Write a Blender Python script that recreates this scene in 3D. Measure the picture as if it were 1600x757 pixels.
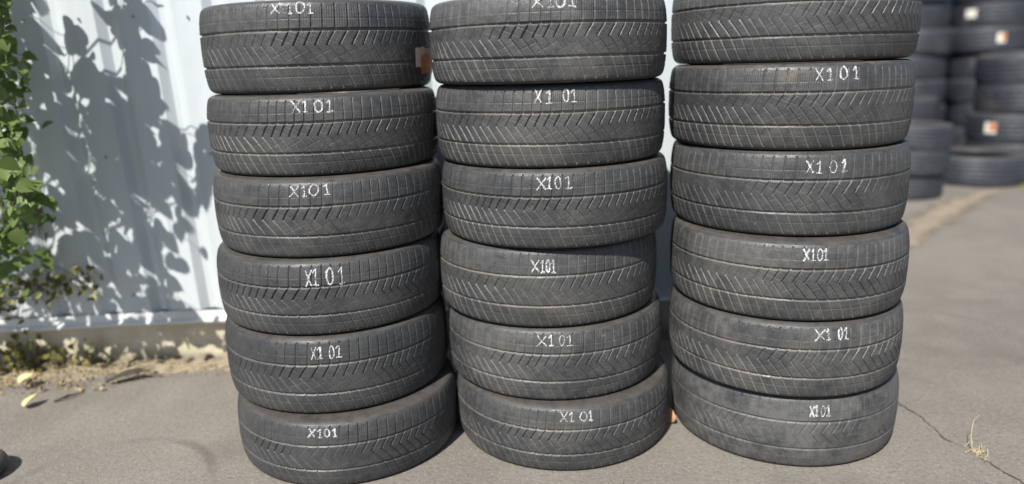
import bpy, math, random
import numpy as np
from mathutils import Vector, Quaternion, Matrix

for o in list(bpy.data.objects):
    bpy.data.objects.remove(o, do_unlink=True)
SC = bpy.context.scene
COL = SC.collection
R = math.radians

# ---------------------------------------------------------------- camera
CAM_H, PITCH, ROLL = 1.190, R(14.0), 0.033
cam_d = bpy.data.cameras.new('camera')
cam = bpy.data.objects.new('camera', cam_d)
COL.objects.link(cam)
cam_d.sensor_width = 36.0
cam_d.lens = 36.0 * 1155 / 1600
cam_d.clip_start = 0.05
cam_d.clip_end = 2000
_r = Vector((1, 0, 0)); _u = Vector((0, math.sin(PITCH), math.cos(PITCH))); _f = Vector((0, math.cos(PITCH), -math.sin(PITCH)))
r2 = _r * math.cos(ROLL) - _u * math.sin(ROLL)
u2 = _u * math.cos(ROLL) + _r * math.sin(ROLL)
M = Matrix((r2, u2, -_f)).transposed().to_4x4()
M.translation = Vector((0, 0, CAM_H))
cam.matrix_world = M
cam_d.dof.use_dof = True
cam_d.dof.focus_distance = 2.0
cam_d.dof.aperture_fstop = 0.92
SC.camera = cam

# ---------------------------------------------------------------- world and sun
SUN_AZ, SUN_EL = R(25.5), R(49.0)
w = bpy.data.worlds.new('World'); SC.world = w; w.use_nodes = True
nt = w.node_tree
sky = nt.nodes.new('ShaderNodeTexSky'); sky.sky_type = 'NISHITA'; sky.sun_disc = False
sky.sun_elevation = SUN_EL; sky.sun_rotation = math.pi + SUN_AZ
sky.air_density = 1.0; sky.dust_density = 0.6; sky.ozone_density = 2.6
bg = nt.nodes['Background']; bg.inputs['Strength'].default_value = 0.075
nt.links.new(sky.outputs[0], bg.inputs['Color'])
sun_d = bpy.data.lights.new('sun', 'SUN'); sun_d.energy = 5.0; sun_d.angle = R(0.5); sun_d.color = (1.0, 0.965, 0.915)
sun = bpy.data.objects.new('sun', sun_d); COL.objects.link(sun)
SDIR = Vector((math.sin(SUN_AZ) * math.cos(SUN_EL), math.cos(SUN_AZ) * math.cos(SUN_EL), -math.sin(SUN_EL)))
sun.rotation_mode = 'QUATERNION'; sun.rotation_quaternion = Vector((0, 0, -1)).rotation_difference(SDIR)
sun.location = (-2, -4, 6)
SC.view_settings.view_transform = 'Standard'
SC.view_settings.look = 'None'
SC.view_settings.gamma = 1.0
SC.view_settings.use_curve_mapping = False
SC.view_settings.exposure = 0.45
SC.cycles.max_bounces = 6
SC.cycles.use_denoising = True

# ---------------------------------------------------------------- helpers
def tag(o, label=None, cat=None, group=None, kind=None):
    if label: o['label'] = label
    if cat: o['category'] = cat
    if group: o['group'] = group
    if kind: o['kind'] = kind
    return o

def empty(name, loc=(0, 0, 0), rot=(0, 0, 0)):
    o = bpy.data.objects.new(name, None); COL.objects.link(o)
    o.location = loc; o.rotation_euler = rot; o.empty_display_size = 0.1
    return o

def link(name, me, m=None, parent=None):
    o = bpy.data.objects.new(name, me); COL.objects.link(o)
    if m is not None and len(me.materials) == 0: me.materials.append(m)
    if parent is not None: o.parent = parent
    return o

def mesh(name, V, F, smooth=False):
    me = bpy.data.meshes.new(name)
    me.from_pydata([tuple(v) for v in V], [], [tuple(f) for f in F]); me.update()
    if smooth: me.polygons.foreach_set('use_smooth', np.ones(len(me.polygons), dtype=bool))
    return me

def quad_mesh(name, V, Q, smooth=True):
    """fast path: numpy verts (n,3) and quads (m,4)"""
    me = bpy.data.meshes.new(name)
    V = np.ascontiguousarray(V, dtype=np.float32); Q = np.ascontiguousarray(Q, dtype=np.int32)
    me.vertices.add(len(V)); me.vertices.foreach_set('co', V.ravel())
    me.loops.add(Q.size); me.loops.foreach_set('vertex_index', Q.ravel())
    me.polygons.add(len(Q)); me.polygons.foreach_set('loop_start', np.arange(0, Q.size, 4, dtype=np.int32))
    if smooth: me.polygons.foreach_set('use_smooth', np.ones(len(Q), dtype=bool))
    me.update(calc_edges=True); me.validate()
    return me

def grid_quads(nr, nc, wrap):
    r = np.arange(nr - 1)[:, None]; ncq = nc if wrap else nc - 1
    c = np.arange(ncq)[None, :]; c1 = (c + 1) % nc
    return np.stack([r * nc + c, r * nc + c1, (r + 1) * nc + c1, (r + 1) * nc + c], -1).reshape(-1, 4)

def box_vf(c, s):
    x, y, z = c; a, b, d = s[0] / 2, s[1] / 2, s[2] / 2
    V = [(x + i * a, y + j * b, z + k * d) for k in (-1, 1) for j in (-1, 1) for i in (-1, 1)]
    return V, [(0, 2, 3, 1), (4, 5, 7, 6), (0, 1, 5, 4), (2, 6, 7, 3), (0, 4, 6, 2), (1, 3, 7, 5)]

class MB:
    def __init__(s): s.V = []; s.F = []
    def add(s, V, F):
        n = len(s.V); s.V += [tuple(v) for v in V]; s.F += [tuple(i + n for i in f) for f in F]
    def box(s, c, sz): s.add(*box_vf(c, sz))
    def tube(s, pts, rad, n=6):
        pts = [Vector(p) for p in pts]; V = []; F = []
        for i, p in enumerate(pts):
            t = (pts[min(i + 1, len(pts) - 1)] - pts[max(i - 1, 0)]).normalized()
            a = t.cross(Vector((0, 0, 1)))
            if a.length < 1e-3: a = t.cross(Vector((1, 0, 0)))
            a.normalize(); b = t.cross(a)
            rr = rad[i] if isinstance(rad, (list, tuple)) else rad
            for k in range(n):
                th = 2 * math.pi * k / n; V.append(p + a * (rr * math.cos(th)) + b * (rr * math.sin(th)))
        for i in range(len(pts) - 1):
            for k in range(n): F.append((i * n + k, i * n + (k + 1) % n, (i + 1) * n + (k + 1) % n, (i + 1) * n + k))
        F.append(tuple(range(n))[::-1]); F.append(tuple((len(pts) - 1) * n + k for k in range(n)))
        s.add(V, F)
    def build(s, name, m, parent=None, smooth=False): return link(name, mesh(name, s.V, s.F, smooth), m, parent)

# node helpers
class NT:
    def __init__(s, name, rough=0.7, spec=0.5):
        s.m = bpy.data.materials.new(name); s.m.use_nodes = True; s.t = s.m.node_tree
        s.b = s.t.nodes['Principled BSDF']; s.b.inputs['Roughness'].default_value = rough
        s.b.inputs['Specular IOR Level'].default_value = spec
    def n(s, typ, **kw):
        x = s.t.nodes.new(typ)
        for k, v in kw.items(): setattr(x, k, v)
        return x
    def l(s, a, b): s.t.links.new(a, b)
    def val(s, x, sock):
        if hasattr(x, 'default_value') or isinstance(x, bpy.types.NodeSocket): s.l(x, sock)
        else: sock.default_value = x
    def math(s, op, a, b=0.0, c=None, clamp=False):
        x = s.n('ShaderNodeMath', operation=op, use_clamp=clamp)
        s.val(a, x.inputs[0]); s.val(b, x.inputs[1])
        if c is not None: s.val(c, x.inputs[2])
        return x.outputs[0]
    def obj(s):
        return s.n('ShaderNodeTexCoord').outputs['Object']
    def mapping(s, v, loc=None, scale=(1, 1, 1)):
        x = s.n('ShaderNodeMapping'); s.l(v, x.inputs['Vector']); x.inputs['Scale'].default_value = scale
        if loc is not None: s.val(loc, x.inputs['Location'])
        return x.outputs[0]
    def noise(s, v, scale, detail=4, rough=0.55):
        x = s.n('ShaderNodeTexNoise'); s.l(v, x.inputs['Vector'])
        x.inputs['Scale'].default_value = scale; x.inputs['Detail'].default_value = detail; x.inputs['Roughness'].default_value = rough
        return x.outputs['Fac']
    def ramp(s, f, a, b, c0=0.0, c1=1.0):
        x = s.n('ShaderNodeMapRange', interpolation_type='SMOOTHSTEP'); s.l(f, x.inputs['Value'])
        x.inputs['From Min'].default_value = a; x.inputs['From Max'].default_value = b
        x.inputs['To Min'].default_value = c0; x.inputs['To Max'].default_value = c1
        return x.outputs[0]
    def mix(s, f, a, b):
        x = s.n('ShaderNodeMix', data_type='RGBA'); s.val(f, x.inputs['Factor'])
        for q, i in ((a, 6), (b, 7)):
            if isinstance(q, tuple): x.inputs[i].default_value = (*q, 1)
            else: s.l(q, x.inputs[i])
        return x.outputs[2]
    def color(s, c):
        if isinstance(c, tuple): s.b.inputs['Base Color'].default_value = (*c, 1)
        else: s.l(c, s.b.inputs['Base Color'])
    def bump(s, h, strength=0.3, dist=0.01):
        x = s.n('ShaderNodeBump'); x.inputs['Strength'].default_value = strength; x.inputs['Distance'].default_value = dist
        s.l(h, x.inputs['Height']); s.l(x.outputs[0], s.b.inputs['Normal'])

# ---------------------------------------------------------------- materials
def rubber_mat(name, base=(0.030, 0.032, 0.035), dusty=(0.108, 0.106, 0.102), attr=True, rough=0.5):
    k = NT(name, rough, 0.5)
    oi = k.n('ShaderNodeObjectInfo'); rnd = oi.outputs['Random']
    off = k.n('ShaderNodeCombineXYZ'); k.l(k.math('MULTIPLY', rnd, 37.0), off.inputs[0]); k.l(k.math('MULTIPLY', rnd, 91.0), off.inputs[1])
    v = k.mapping(k.obj(), off.outputs[0])
    n1 = k.noise(v, 5.0, 5); n2 = k.noise(v, 38.0, 5, 0.65); n3 = k.noise(v, 260.0, 3, 0.6)
    # long scuffs that run round the tyre
    vs = k.mapping(k.obj(), off.outputs[0], (9, 9, 120)); n4 = k.noise(vs, 1.0, 3)
    f = k.math('ADD', k.math('MULTIPLY', k.ramp(n1, 0.32, 0.7), 0.45), k.math('MULTIPLY', k.ramp(n2, 0.3, 0.75), 0.35))
    f = k.math('ADD', f, k.math('MULTIPLY', k.ramp(n3, 0.45, 0.8), 0.22))
    f = k.math('ADD', f, k.math('MULTIPLY', k.ramp(n4, 0.5, 0.8), 0.22))
    so = k.n('ShaderNodeSeparateColor'); k.l(oi.outputs['Color'], so.inputs[0])
    f = k.math('MULTIPLY', f, so.outputs[0], clamp=True)
    c = k.mix(f, base, dusty)
    # dust that settles on the faces that look up
    ge = k.n('ShaderNodeNewGeometry'); sp = k.n('ShaderNodeSeparateXYZ'); k.l(ge.outputs['Normal'], sp.inputs[0])
    up = k.math('MULTIPLY', k.ramp(sp.outputs[2], 0.55, 0.98), k.ramp(n2, 0.2, 0.6, 0.35, 0.85))
    c = k.mix(up, c, (0.085, 0.076, 0.066))
    # pale specks of grit
    sg = k.ramp(k.noise(v, 120.0, 1), 0.77, 0.81); c = k.mix(k.math('MULTIPLY', sg, 0.55), c, (0.30, 0.28, 0.25))
    # brown mud smears
    mm = k.math('MULTIPLY', k.ramp(k.noise(v, 3.1, 3), 0.60, 0.74), k.ramp(n2, 0.35, 0.65)); c = k.mix(k.math('MULTIPLY', mm, k.math('MULTIPLY', so.outputs[2], 0.55)), c, (0.150, 0.125, 0.092))
    bl = k.math('MULTIPLY', k.ramp(k.noise(v, 7.5, 2), 0.60, 0.72), 0.6); c = k.mix(bl, c, (0.030, 0.031, 0.034))
    if attr:
        a = k.n('ShaderNodeAttribute', attribute_name='groove')
        amt = k.math('MULTIPLY', a.outputs['Fac'], k.ramp(n1, 0.30, 0.62, 0.30, 1.0))
        amt = k.math('MULTIPLY', amt, so.outputs[1], clamp=True)
        c = k.mix(amt, c, (0.205, 0.180, 0.146))
    k.color(c)
    k.l(k.ramp(n2, 0.25, 0.75, rough - 0.13, rough + 0.14), k.b.inputs['Roughness'])
    k.bump(k.math('ADD', k.math('MULTIPLY', n3, 0.5), n2), 0.25, 0.002)
    return k.m

def simple_mat(name, c1, c2, scale, rough=0.8, detail=4, bump=0.2, dist=0.004, spec=0.4):
    k = NT(name, rough, spec); v = k.obj(); n = k.noise(v, scale, detail)
    k.color(k.mix(k.ramp(n, 0.3, 0.7), c1, c2)); k.bump(n, bump, dist); return k.m

MAT = {}
MAT['rubber'] = rubber_mat('worn_tread_rubber')
MAT['sidewall'] = rubber_mat('sidewall_rubber', (0.022, 0.023, 0.025), (0.065, 0.064, 0.063), False, 0.48)
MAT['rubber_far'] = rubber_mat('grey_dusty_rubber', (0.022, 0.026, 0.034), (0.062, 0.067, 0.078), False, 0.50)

def chalk_mat():
    k = NT('white_chalk', 0.95, 0.1); v = k.obj()
    n = k.noise(v, 330.0, 3, 0.7); n2 = k.noise(k.mapping(v, None, (1, 1, 1)), 60.0, 2)
    k.color(k.mix(n2, (0.60, 0.60, 0.59), (0.84, 0.85, 0.84)))
    al = k.ramp(k.math('ADD', k.math('MULTIPLY', n, 0.7), k.math('MULTIPLY', n2, 0.3)), 0.38, 0.60)
    k.l(al, k.b.inputs['Alpha']); return k.m
MAT['chalk'] = chalk_mat()

def asphalt_mat():
    k = NT('old_grey_asphalt', 0.88, 0.3); v = k.obj()
    big = k.noise(v, 0.55, 4); mid = k.noise(v, 4.0, 5); fine = k.noise(v, 70.0, 4, 0.7)
    vo = k.n('ShaderNodeTexVoronoi'); k.l(v, vo.inputs['Vector']); vo.inputs['Scale'].default_value = 140.0
    c = k.mix(k.ramp(big, 0.3, 0.7), (0.178, 0.159, 0.134), (0.226, 0.203, 0.170))
    c = k.mix(k.math('MULTIPLY', k.ramp(mid, 0.35, 0.75), 0.55), c, (0.258, 0.232, 0.196))
    c = k.mix(k.math('MULTIPLY', k.ramp(fine, 0.25, 0.55, 1.0, 0.0), 0.55), c, (0.075, 0.070, 0.064))
    sep = k.n('ShaderNodeSeparateColor'); k.l(vo.outputs['Color'], sep.inputs[0])
    st = k.math('MULTIPLY', k.ramp(sep.outputs[0], 0.80, 0.97), k.ramp(vo.outputs['Distance'], 0.30, 0.55, 1.0, 0.0))
    c = k.mix(k.math('MULTIPLY', st, 0.5), c, (0.36, 0.34, 0.31))
    # darker stains, a few brown ones, and faint rings left by tyres
    s1 = k.math('MULTIPLY', k.ramp(k.noise(v, 1.7, 3), 0.56, 0.72), 0.35); c = k.mix(s1, c, (0.095, 0.089, 0.082))
    s2 = k.math('MULTIPLY', k.ramp(k.noise(k.mapping(v, (7.3, 2.2, 0)), 2.6, 3), 0.60, 0.75), 0.30); c = k.mix(s2, c, (0.25, 0.205, 0.15))
    for cx_, cy_, rr, st_ in ((-1.22, 1.93, 0.30, 0.5), (1.75, 2.9, 0.33, 0.28), (-1.75, 1.7, 0.31, 0.25)):
        d = k.n('ShaderNodeVectorMath', operation='DISTANCE'); k.l(v, d.inputs[0]); d.inputs[1].default_value = (cx_, cy_, 0)
        e = k.math('ABSOLUTE', k.math('SUBTRACT', d.outputs['Value'], rr))
        ring = k.math('MULTIPLY', k.ramp(e, 0.006, 0.026, 1.0, 0.0), k.ramp(mid, 0.42, 0.62, 0.1, 1.0))
        c = k.mix(k.math('MULTIPLY', ring, st_), c, (0.09, 0.082, 0.075))
    k.color(c)
    k.bump(k.math('ADD', fine, k.math('MULTIPLY', vo.outputs['Distance'], -0.6)), 0.55, 0.004)
    return k.m
MAT['asphalt'] = asphalt_mat()

def wall_mat():
    k = NT('white_painted_sheet_metal', 0.42, 0.45); v = k.obj()
    st = k.noise(k.mapping(v, None, (9, 9, 0.5)), 1.0, 4); gr = k.noise(v, 22.0, 5)
    c = k.mix(k.ramp(st, 0.35, 0.8), (0.585, 0.628, 0.648), (0.51, 0.545, 0.563))
    c = k.mix(k.math('MULTIPLY', k.ramp(gr, 0.6, 0.85), 0.3), c, (0.56, 0.55, 0.52))
    # splash dirt on the lowest hand's breadth
    sp = k.n('ShaderNodeSeparateXYZ'); k.l(v, sp.inputs[0])
    low = k.math('MULTIPLY', k.ramp(sp.outputs[2], 0.22, 0.50, 1.0, 0.0), k.ramp(gr, 0.35, 0.75))
    c = k.mix(k.math('MULTIPLY', low, 0.28), c, (0.50, 0.46, 0.38))
    k.color(c); k.bump(k.noise(v, 3.0, 2), 0.08, 0.02); return k.m
MAT['wall'] = wall_mat()

def plinth_mat():
    k = NT('cream_plastered_plinth', 0.9, 0.2); v = k.obj()
    n = k.noise(v, 9.0, 6, 0.65); n2 = k.noise(v, 45.0, 5, 0.7)
    c = k.mix(k.ramp(n, 0.35, 0.7), (0.56, 0.49, 0.36), (0.68, 0.61, 0.48))
    c = k.mix(k.math('MULTIPLY', k.ramp(n2, 0.55, 0.8), 0.5), c, (0.34, 0.30, 0.23))
    sp = k.n('ShaderNodeSeparateXYZ'); k.l(v, sp.inputs[0])
    lo = k.math('ADD', sp.outputs[2], k.math('MULTIPLY', k.math('SUBTRACT', n, 0.5), 0.20))
    c = k.mix(k.math('MULTIPLY', k.ramp(lo, 0.03, 0.105, 1.0, 0.0), 0.6), c, (0.26, 0.245, 0.13))
    c = k.mix(k.ramp(lo, 0.005, 0.045, 0.8, 0.0), c, (0.30, 0.27, 0.22))
    k.color(c); k.bump(k.math('ADD', n, k.math('MULTIPLY', n2, 0.4)), 0.6, 0.01); return k.m
MAT['plinth'] = plinth_mat()
MAT['flash'] = simple_mat('grey_white_flashing', (0.66, 0.67, 0.66), (0.74, 0.75, 0.74), 12, 0.45)
MAT['screw'] = simple_mat('dull_screw_steel', (0.25, 0.25, 0.26), (0.36, 0.36, 0.36), 60, 0.5)
MAT['dirt'] = simple_mat('dry_dirt_and_litter', (0.19, 0.155, 0.112), (0.34, 0.285, 0.20), 24, 0.95, 6, 0.8, 0.012)
MAT['sand'] = simple_mat('pale_sandy_dirt', (0.235, 0.196, 0.143), (0.31, 0.258, 0.185), 7, 0.95, 6, 0.5, 0.01)
MAT['crack'] = simple_mat('crack_dark_soil', (0.075, 0.066, 0.056), (0.15, 0.13, 0.108), 30, 0.95)
MAT['straw'] = simple_mat('dry_straw', (0.40, 0.32, 0.18), (0.55, 0.46, 0.28), 30, 0.9)
MAT['dryleaf'] = simple_mat('brown_dry_leaf', (0.22, 0.15, 0.08), (0.44, 0.34, 0.18), 40, 0.85)
MAT['yleaf'] = simple_mat('yellow_fallen_leaf', (0.62, 0.50, 0.20), (0.70, 0.60, 0.34), 40, 0.8)
MAT['rleaf'] = simple_mat('reddish_dry_leaf', (0.34, 0.15, 0.08), (0.45, 0.26, 0.15), 40, 0.85)
MAT['twig'] = simple_mat('dark_twig', (0.045, 0.035, 0.026), (0.09, 0.07, 0.05), 50, 0.9)
MAT['bark'] = simple_mat('grey_brown_bark', (0.09, 0.07, 0.045), (0.17, 0.14, 0.09), 40, 0.9)
MAT['stone'] = simple_mat('pale_grey_stone', (0.30, 0.30, 0.29), (0.42, 0.41, 0.40), 40, 0.9)
MAT['gritstone'] = simple_mat('grey_grit', (0.13, 0.12, 0.11), (0.26, 0.24, 0.22), 90, 0.9)
MAT['grass'] = simple_mat('yellow_green_grass', (0.16, 0.20, 0.045), (0.34, 0.32, 0.10), 9, 0.8)
MAT['shade_navy'] = simple_mat('dark_blue_gap_shade', (0.016, 0.026, 0.06), (0.025, 0.038, 0.085), 4, 0.55)  # shade behind the far stacks, put into the colour
MAT['paper'] = simple_mat('white_label_paper', (0.70, 0.66, 0.54), (0.80, 0.77, 0.68), 60, 0.7)
MAT['orange'] = simple_mat('orange_label_ink', (0.55, 0.17, 0.07), (0.62, 0.25, 0.12), 60, 0.6)
MAT['tanpaper'] = simple_mat('tan_torn_label', (0.50, 0.40, 0.28), (0.68, 0.60, 0.48), 70, 0.8)

def leaf_mat(name, a, b, trans):
    k = NT(name, 0.45, 0.4)
    at = k.n('ShaderNodeAttribute', attribute_name='tone')
    n = k.noise(k.obj(), 35, 3)
    c = k.mix(k.math('MULTIPLY_ADD', n, 0.4, k.math('MULTIPLY', at.outputs['Fac'], 0.7), clamp=True), a, b)
    k.color(c)
    tr = k.n('ShaderNodeBsdfTranslucent'); k.l(c, tr.inputs['Color'])
    mx = k.n('ShaderNodeMixShader'); mx.inputs[0].default_value = trans
    k.l(k.b.outputs[0], mx.inputs[1]); k.l(tr.outputs[0], mx.inputs[2])
    k.l(mx.outputs[0], k.t.nodes['Material Output'].inputs['Surface']); return k.m
MAT['leaf'] = leaf_mat('green_leaf', (0.075, 0.125, 0.028), (0.20, 0.27, 0.075), 0.30)
MAT['olive'] = leaf_mat('olive_yellowing_leaf', (0.085, 0.105, 0.03), (0.26, 0.22, 0.06), 0.25)

# ---------------------------------------------------------------- ground
def ground():
    V = [(-120, -60, 0), (120, -60, 0), (120, 160, 0), (-120, 160, 0)]
    tag(link('ground', mesh('ground', V, [(0, 1, 2, 3)]), MAT['asphalt']), 'worn grey asphalt yard with stains and grit', 'asphalt', kind='structure')
ground()

def ribbon(name, pts, widths, z, m, rng):
    """flat ragged strip along a polyline lying on the ground"""
    pts = np.array(pts, float); seg = []
    for i in range(len(pts) - 1):
        nn = max(2, int(np.linalg.norm(pts[i + 1] - pts[i]) / 0.012))
        for k in range(nn):
            t = k / nn; seg.append((pts[i] * (1 - t) + pts[i + 1] * t, widths[i] * (1 - t) + widths[i + 1] * t))
    V = []; F = []; jit = np.zeros(2)
    for i, (p, wd) in enumerate(seg):
        q = seg[min(i + 1, len(seg) - 1)][0] - seg[max(i - 1, 0)][0]; q = q / (np.linalg.norm(q) + 1e-9); nrm = np.array([-q[1], q[0]])
        jit = jit * 0.82 + np.array([rng.gauss(0, 0.004), rng.gauss(0, 0.004)])
        a = p + jit + nrm * wd * rng.uniform(0.15, 1.2); b = p + jit - nrm * wd * rng.uniform(0.15, 1.2)
        V += [(a[0], a[1], z), (b[0], b[1], z)]
        if i: F.append((2 * i - 2, 2 * i - 1, 2 * i + 1, 2 * i))
    return link(name, mesh(name, V, F), m)

rng = random.Random(3)
cr = [(1.28, 2.50), (1.298, 2.32), (1.309, 2.237), (1.313, 2.148), (1.322, 2.085), (1.341, 2.023), (1.353, 1.948), (1.374, 1.894), (1.392, 1.816), (1.43, 1.70), (1.5, 1.5)]
tag(ribbon('pavement_crack', cr, [0.002, .0045, .0028, .0018, .0050, .0006, .0004, .0030, .0035, .0030, .003], 0.004, MAT['crack'], rng), 'thin jagged crack in the asphalt beside the right tyre stack', 'crack', kind='structure')
tag(ribbon('pavement_crack', [(0.30, 1.905), (0.303, 1.86), (0.298, 1.80), (0.31, 1.72)], [.001, .002, .0015, .001], 0.004, MAT['crack'], rng), 'hairline crack in front of the middle tyre stack', 'crack', kind='structure')
tag(ribbon('dirt_strip', [(1.9, 3.75), (2.3, 4.2), (2.6, 4.65), (3.0, 5.1), (3.4, 5.5), (3.75, 5.8), (4.1, 6.0)], [.01, .05, .12, .17, .15, .09, .02], 0.004, MAT['sand'], rng), 'sandy dirt washed over the asphalt towards the far tyres', 'dirt', kind='structure')

# ---------------------------------------------------------------- metal wall
WX0, WX1 = -5.2, 1.10
def wall_y(x): return 2.88 + 0.04 * (x + 1.1)
def build_wall():
    root = empty('metal_wall', (0, 0, 0.010))
    tag(root, 'white ribbed sheet metal wall on a cream plinth behind the tyre stacks', 'wall')
    pitch = 0.198; phase = -1.280            # left lip of one groove at the height of the plinth
    prof = [(0.0, 0.0), (0.030, 0.024), (0.052, 0.024), (0.086, 0.0), (0.198, 0.0)]
    xs = []
    k0 = int((WX0 - phase) / pitch) - 1
    x = phase + k0 * pitch
    while x < WX1:
        for dx, dy in prof[:-1]:
            if WX0 <= x + dx <= WX1: xs.append((x + dx, dy))
        x += pitch
    zs = np.linspace(0.222, 3.1, 16); V = []; F = []; n = len(xs)
    rr = random.Random(5)
    for z in zs:
        for (xx, dy) in xs: V.append((xx - 0.034 * (z - 0.22), wall_y(xx) + dy + rr.uniform(-.0012, .0012), z))
    for i in range(len(zs) - 1):
        for j in range(n - 1): F.append((i * n + j, i * n + j + 1, (i + 1) * n + j + 1, (i + 1) * n + j))
    me = mesh('cladding', V, F); me.materials.append(MAT['wall'])
    cl = link('cladding', me, None, root)
    so = cl.modifiers.new('thick', 'SOLIDIFY'); so.thickness = 0.003; so.offset = -1
    be = cl.modifiers.new('round', 'BEVEL'); be.width = 0.006; be.segments = 2; be.limit_method = 'ANGLE'; be.angle_limit = R(20)
    # folded drip flashing under the sheets
    V = []; F = []; n = 40
    sec = [(-0.006, 0.222), (-0.006, 0.188), (-0.020, 0.180), (-0.018, 0.174), (0.020, 0.186), (0.060, 0.19)]
    for i in range(n + 1):
        xx = WX0 + (WX1 - WX0) * i / n
        wv = 0.0015 * math.sin(xx * 7) + rr.uniform(-.001, .001)
        for (dy, z) in sec: V.append((xx, wall_y(xx) + dy + wv, z + wv))
    m_ = len(sec)
    for i in range(n):
        for j in range(m_ - 1): F.append((i * m_ + j, (i + 1) * m_ + j, (i + 1) * m_ + j + 1, i * m_ + j + 1))
    fl = link('bottom_flashing', mesh('bottom_flashing', V, F), MAT['flash'], root)
    so = fl.modifiers.new('thick', 'SOLIDIFY'); so.thickness = 0.002
    # plinth
    mb = MB(); V = []; F = []; nx, nz = 240, 14
    for j in range(nz + 1):
        for i in range(nx + 1):
            xx = WX0 + (WX1 - WX0) * i / nx; z = -0.05 + 0.245 * j / nz
            bulge = 0.012 * math.exp(-((z - 0.02) / 0.03) ** 2) * (1 + .5 * math.sin(xx * 9))
            V.append((xx, wall_y(xx) + 0.022 - bulge + rr.uniform(-.003, .003), z))
    for j in range(nz):
        for i in range(nx): F.append((j * (nx + 1) + i, j * (nx + 1) + i + 1, (j + 1) * (nx + 1) + i + 1, (j + 1) * (nx + 1) + i))
    pl = link('plinth', mesh('plinth', V, F, True), MAT['plinth'], root)
    so = pl.modifiers.new('thick', 'SOLIDIFY'); so.thickness = 0.18; so.offset = -1
    # return wall round the corner, hidden behind the stacks
    mb.box((WX1 - 0.051, 5.2, 1.57), (0.1, 4.4, 3.0)); mb.build('end_wall', MAT['wall'], root)
    mb = MB(); mb.box(((WX0 + WX1) / 2, 4.1, 3.13), (WX1 - WX0 + 0.3, 2.9, 0.05)); mb.build('roof_edge', MAT['flash'], root)
    # screws with washers, in rows
    sm = MB()
    for k in range(0, 8):
        sm.tube([(0, 0.004 - 0.0035 * (k == 99), 0), (0, -0.002, 0)], 0.0045, 8); sm.tube([(0, -0.002, 0), (0, -0.007, 0)], 0.003, 6); break
    sme = mesh('screw', sm.V, sm.F)
    for z in (0.30, 0.86, 1.37, 2.2):
        x = phase + k0 * pitch + 0.142; i = 0
        while x < WX1 - 0.1:
            if x > -2.6 and x < -0.2 and i % (2 if z < 1 else 1) == 0:
                s = link('screw', sme, MAT['screw'], root); s.location = (x - 0.034 * (z - 0.22), wall_y(x) - 0.0045, z + rr.uniform(-.006, .006))
            x += pitch; i += 1
    return root
build_wall()

# ---------------------------------------------------------------- the chalk-marked tyres
R0, W0 = 0.35, 0.225
PROF = [(0, 0), (.12, -.0003), (.20, -.0010), (.28, -.0024), (.34, -.0042), (.39, -.0064), (.43, -.0088), (.46, -.0125), (.482, -.0185), (.4945, -.0275), (.499, -.0400), (.5, -.075), (.495, -.098), (.478, -.110), (.450, -.119), (.415, -.1245), (.375, -.1265), (.350, -.1240)]
PT = np.array([p[0] for p in PROF[:12]]); PR = np.array([p[1] for p in PROF[:12]])
_tt = np.linspace(0, .5, 401); _rr = np.interp(_tt, PT, PR)
_k = np.hanning(17); _k /= _k.sum(); _rr = np.convolve(np.pad(_rr, 8, mode='edge'), _k, 'valid')
def prof_r(t): return np.interp(np.abs(t), _tt, _rr)

NP = 68
def sstep(x, a, b):
    y = np.clip((x - a) / (b - a), 0, 1); return y * y * (3 - 2 * y)
def line_mask(x, hw, soft): return 1 - sstep(np.abs(x), hw - soft / 2, hw + soft / 2)
def frac_dist(u): return u - np.round(u)

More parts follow.
